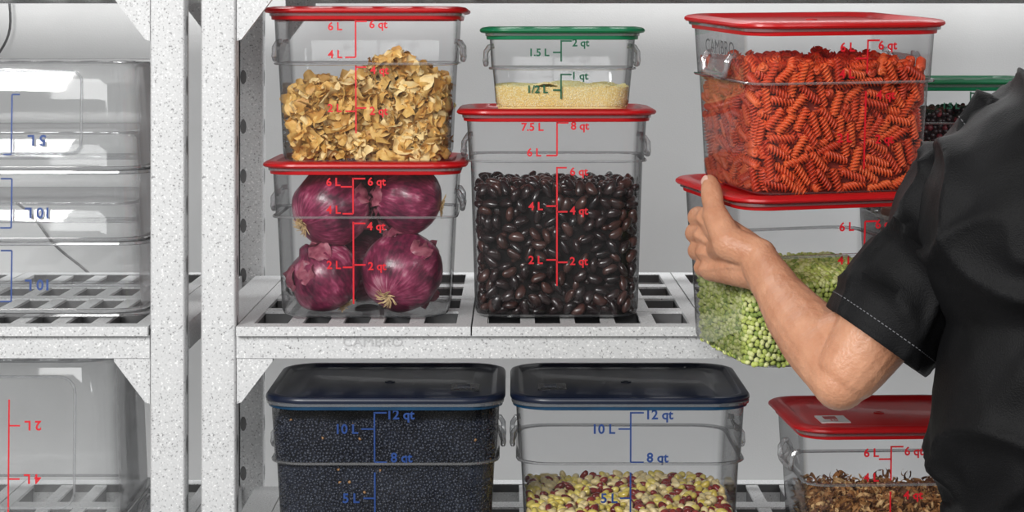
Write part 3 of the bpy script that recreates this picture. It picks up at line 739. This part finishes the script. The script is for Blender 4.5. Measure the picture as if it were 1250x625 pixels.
# knuckle (MCP): z, t ; fingers pressed flat on the left wall and bent around it
fing=[(1.3500,.060,1.0,.0110),(1.3305,.066,1.04,.0113),(1.3112,.061,.97,.0108),(1.2935,.050,.80,.0096)]
for i,(z,t,l,r_) in enumerate(fing):
    m_=HP(t,.0225,z)
    rcone(arm,(w1 if i<2 else w2),.0175,m_,.0142)
    rcone(arm,Wr,.018,m_,.0136)
    ell(arm,m_+nv*.0045,.0105,.0105,.0092)
    rcone(arm,Wr.lerp(m_,.25)+nv*.0150,.0032,m_+nv*.0118,.0042,10,3)
    dz=-.0015
    pip=HP(t+.036*l,.0225,z+dz); dip=HP(t+.056*l,.0135,z+dz*1.8); tip=HP(t+.070*l,.0100,z+dz*2.4)
    chain(arm,[(m_,r_*1.12),(m_.lerp(pip,.5),r_*.98),(pip,r_*1.12),(pip.lerp(dip,.5),r_*.96),(dip,r_*.99),(tip,r_*.86)])
cm=HP(-.014,.026,1.328); mp_=HP(.018,.030,1.356); ip=HP(.038,.027,1.377); tp=HP(.053,.0240,1.3905)
rcone(arm,w1,.0185,cm,.0195); chain(arm,[(cm,.0188),(mp_,.0150),(mp_.lerp(ip,.5),.0120),(ip,.0126),(ip.lerp(tp,.6),.0113),(tp,.0097)])
rcone(arm,cm,.017,HP(.055,.020,1.344),.014)
rcone(arm,mp_,.013,HP(.054,.020,1.354),.012)
rcone(arm,cm,.017,HP(.03,.020,1.318),.016)
def tend(c):
    return .0004*noise.noise(c*90)+.0007*noise.noise(Vector((c.x*25,c.y*18,c.z*40)))
arm_me=remeshed(arm,'arm',.0015,[M_skin],4,tend)
# rest of body
CX=.600
body=Acc(); Hc=Vector((.612,-.50,1.655))
ell(body,Hc+Vector((0,0,.025)),.074,.092,.098); ell(body,Hc+Vector((-.006,.022,-.045)),.056,.068,.062); ell(body,Hc+Vector((-.012,.075,-.085)),.026,.022,.02)
rcone(body,Hc+Vector((0,-.02,-.05)),.055,(CX+.005,-.54,1.48),.058)
rcone(body,Hc+Vector((-.012,.092,.012)),.009,Hc+Vector((-.016,.112,-.022)),.013)
for s_ in (-1,1):
    ell(body,Hc+Vector((s_*.076,-.004,-.005)),.010,.018,.030); ell(body,Hc+Vector((s_*.030-.01,.080,.015)),.018,.012,.012)
ell(body,Hc+Vector((-.014,.090,-.052)),.024,.012,.008)
Rs=Vector((.765,-.54,1.42)); Re=Vector((.735,-.36,1.20)); Rw=Vector((.55,-.20,1.25))
chain(body,[((CX,-.55,1.40),.07),(Rs,.045),(Re,.040),(Re.lerp(Rw,.3),.039),(Rw,.024)])
chain(body,[((CX,-.55,1.40),.07),(Sh,.036)])
chain(body,[((CX,-.55,1.38),.09),((CX,-.55,1.05),.11),((CX,-.55,.95),.12)])
for s_ in (-1,1):
    hx=CX+s_*.09; chain(body,[((hx,-.55,.92),.085),((hx,-.54,.50),.055),((hx,-.56,.10),.038)])
rr_=-nv; rd=dv; Cr=Vector((cE.x,cE.y,0))
def RP(t,o_,z):
    p=Cr+rr_*(.109+o_)+rd*t; p.z=z; p.y-=(z-cE.z)*.052; return p
for i,z in enumerate((1.345,1.323,1.301,1.280)):
    m_=RP(-.035,.026,z); rcone(body,Rw,.02,m_,.013); chain(body,[(m_,.0115),(RP(.01,.034,z),.010),(RP(.034,.026,z),.009),(RP(.05,.019,z),.008)])
chain(body,[(Rw,.02),(RP(-.075,.035,1.34),.016),(RP(-.055,.03,1.385),.011),(RP(-.04,.027,1.40),.0095)])
body_me=remeshed(body,'body',.005,[M_skin],4)
bm=bmesh.new(); bm.from_mesh(body_me); bm.from_mesh(arm_me); full=bpy.data.meshes.new('person_body'); bm.to_mesh(full); bm.free()
full.materials.append(M_skin); full.polygons.foreach_set('use_smooth',[True]*len(full.polygons))
pe=empty('person','person in black short-sleeved shirt lifting two stacked containers','person',Matrix.Translation((CX,-.55,0)))
PI=Matrix.Translation((-CX,.55,0))
obj('body',full,pe,PI)
def ridge(v,w=3.0): return max(0,1-w*abs(noise.noise(v)))**2
def fold(co):
    a_=noise.noise(Vector((co.x*7+co.z*3,co.y*7,co.z*5)))
    return .007*a_+.013*ridge(Vector((co.x*6+co.z*6,co.y*5,co.z*3-co.x*3+3)),4)+.008*ridge(Vector((co.x*12-co.z*8,co.y*9,co.z*6+9)),4)
sh=Acc()
T0=Vector((CX,-.55,1.36))
ell(sh,T0,.205,.140,.17); ell(sh,(CX-.004,-.55,1.20),.188,.136,.21); ell(sh,(CX-.002,-.55,1.04),.180,.134,.20)
rcone(sh,(CX-.04,-.545,1.450),.066,(.502,-.500,1.430),.068); rcone(sh,(CX+.045,-.55,1.455),.066,(.755,-.54,1.42),.068)
rcone(sh,(CX,-.54,1.46),.075,(CX,-.54,1.495),.064)
sh_me=remeshed(sh,'shirt',.005,[M_shirt],5,fold)
bm=bmesh.new(); bm.from_mesh(sh_me)
g=bm.verts[:]+bm.edges[:]+bm.faces[:]
bmesh.ops.bisect_plane(bm,geom=g,plane_co=(0,0,.90),plane_no=(0,0,-1),clear_outer=True); bm.to_mesh(sh_me); bm.free()
shirt=obj('shirt',sh_me,pe,PI)
def sleeve(path,nm,seed):
    pts=bez([p for p,_ in path],14); nseg=len(path)-1
    radii=[]
    for i in range(len(pts)):
        u_=i/14; k_=min(int(u_),nseg-1); fr=u_-k_; radii.append(path[k_][1]*(1-fr)+path[k_+1][1]*fr)
    S=96; rings=[]
    up=Vector((0,-1,0)); frames=[]
    for i,p in enumerate(pts):
        t=(pts[min(i+1,len(pts)-1)]-pts[max(i-1,0)]).normalized(); a_=t.cross(up).normalized(); b_=a_.cross(t)
        frames.append((p,a_,b_,t))
        ring=[]
        for j in range(S):
            th=2*math.pi*j/S; d=a_*math.cos(th)+b_*math.sin(th)
            q=p+d*radii[i]
            w=.007*noise.noise(Vector((q.x*12+seed,q.y*12,q.z*8)))+.013*ridge(Vector((q.x*9+q.z*7+seed,q.y*9,q.z*5-q.x*4)),4)+.009*ridge(Vector((q.x*18-q.z*4+seed,q.y*14,q.z*8+q.x*9)),4)-.003
            if i>=len(pts)-5: w*=.5
            if i<8: w*=i/8
            ring.append(q+d*w)
        rings.append(ring)
    a=Acc(); 
    last=rings[-1]; c=frames[-1][0]; t=frames[-1][3]
    rings.append([q+t*.0012-(q-c).normalized()*.001 for q in last]); rings.append([q-(q-c).normalized()*.0035 for q in last]); rings.append([q-(q-c).normalized()*.004-t*.03 for q in last])
    a.loft(rings,True,False); o=obj('sleeve',a.mesh('sleeve',[M_shirt],True,60),shirt)
    for ri in (len(pts)-4,15):
        a=Acc()
        ring=rings[ri]; c=frames[ri][0]
        n=86
        for s_ in range(n):
            u0=s_/n*S; u1=(s_+.62)/n*S
            def at(u): 
                k_=int(u)%S; return ring[k_].lerp(ring[(k_+1)%S],u-int(u))
            p,q=at(u0),at(u1); ou=((p+q)/2-c).normalized(); p=p+ou*.0008;q=q+ou*.0008
            wv=frames[ri][3]*.0004
            a.add([p-wv,q-wv,q+wv,p+wv],[(0,1,2,3)])
        obj('stitching',a.mesh('stitching',[M_thread],False),o)
Cf=W(1071,417,-.49)
sleeve([(Vector((.565,-.528,1.430)),.050),(Vector((.498,-.490,1.424)),.072),(Vector((.428,-.487,1.337)),.0655),(Cf,.0590)],'l',1.0)
sleeve([(Vector((.69,-.545,1.44)),.050),(Vector((.755,-.535,1.42)),.070),(Rs.lerp(Re,.5),.066),(Rs.lerp(Re,.85),.060)],'r',2.5)
tr=Acc()
ell(tr,(CX,-.55,.95),.178,.125,.12)
for s_ in (-1,1):
    hx=CX+s_*.09; chain(tr,[((hx,-.55,.90),.098),((hx,-.54,.50),.072),((hx,-.56,.09),.060)])
obj('trousers',remeshed(tr,'trousers',.009,[M_pants],5,fold),pe,PI)
for s_ in (-1,1):
    so=Acc(); hx=CX+s_*.095
    chain(so,[((hx,-.60,.045),.042),((hx,-.50,.040),.042),((hx,-.42,.032),.036)]); so.box(hx-.045,hx+.045,-.645,-.385,.0,.022)
    obj('shoe',remeshed(so,'shoe',.006,[M_shoe],3),pe,PI)
ha=Acc(); ell(ha,Hc+Vector((.002,-.014,.042)),.084,.096,.095); ell(ha,Hc+Vector((.0,-.055,-.005)),.068,.052,.07)
obj('hair',remeshed(ha,'hair',.006,[M_hair],3,lambda c:.003*noise.noise(Vector((c.x*60,c.y*60,c.z*20)))),pe,PI)
a=Acc(); V,F=ico(2,.0056,.0012,.0066)
q=(tp-ip).normalized(); out=(nv*.6+Vector((0,-.6,0))).normalized()
zz=q; yy=out-(out.dot(zz))*zz; yy.normalize(); xx=yy.cross(zz)
Mx=Matrix((xx,yy,zz)).transposed().to_4x4(); Mx.translation=tp+yy*.0087-zz*.001
a.add(V,F,0,Mx); obj('thumbnail',a.mesh('thumbnail',[M_nail]),pe,PI)

# ------------------------------------------------------------------ light
w=bpy.data.worlds.new('world'); scene.world=w; w.use_nodes=True
bg=w.node_tree.nodes['Background']; bg.inputs[0].default_value=(1,.995,.985,1); bg.inputs[1].default_value=.27
def area(name,loc,tgt,size,power,col=(1,1,1),sy=None):
    l=bpy.data.lights.new(name,'AREA'); l.energy=power; l.size=size; l.color=col
    if sy: l.shape='RECTANGLE'; l.size_y=sy
    o=bpy.data.objects.new(name,l); COL.objects.link(o); o.location=loc
    o.rotation_euler=(Vector(tgt)-Vector(loc)).to_track_quat('-Z','Y').to_euler(); return o
area('softbox_key',(-1.2,-2.2,2.3),(0,.1,1.2),.8,50,(1,.99,.97),.6)
area('softbox_front',(-.3,-3.4,2.3),(.1,0,1.2),1.6,30,(1,1,.99),.8)
area('softbox_fill',(1.9,-2.3,2.1),(.2,0,1.2),.8,18,(.98,.99,1),1.0)
area('wall_wash',(0,.80,2.5),(0,.96,1.2),2.6,22,(1,1,1),.15)
area('wall_wash_low',(0,.78,.06),(0,.97,.9),2.6,10,(1,1,1),.15)
cam=bpy.data.cameras.new('camera'); co=bpy.data.objects.new('camera',cam); COL.objects.link(co)
co.location=(0,-D,ZC); co.rotation_euler=(math.radians(90),0,0)
cam.sensor_width=36; cam.lens=36*D/1.25; cam.shift_y=-(312.5-YH)/1250; cam.clip_start=.05
scene.camera=co
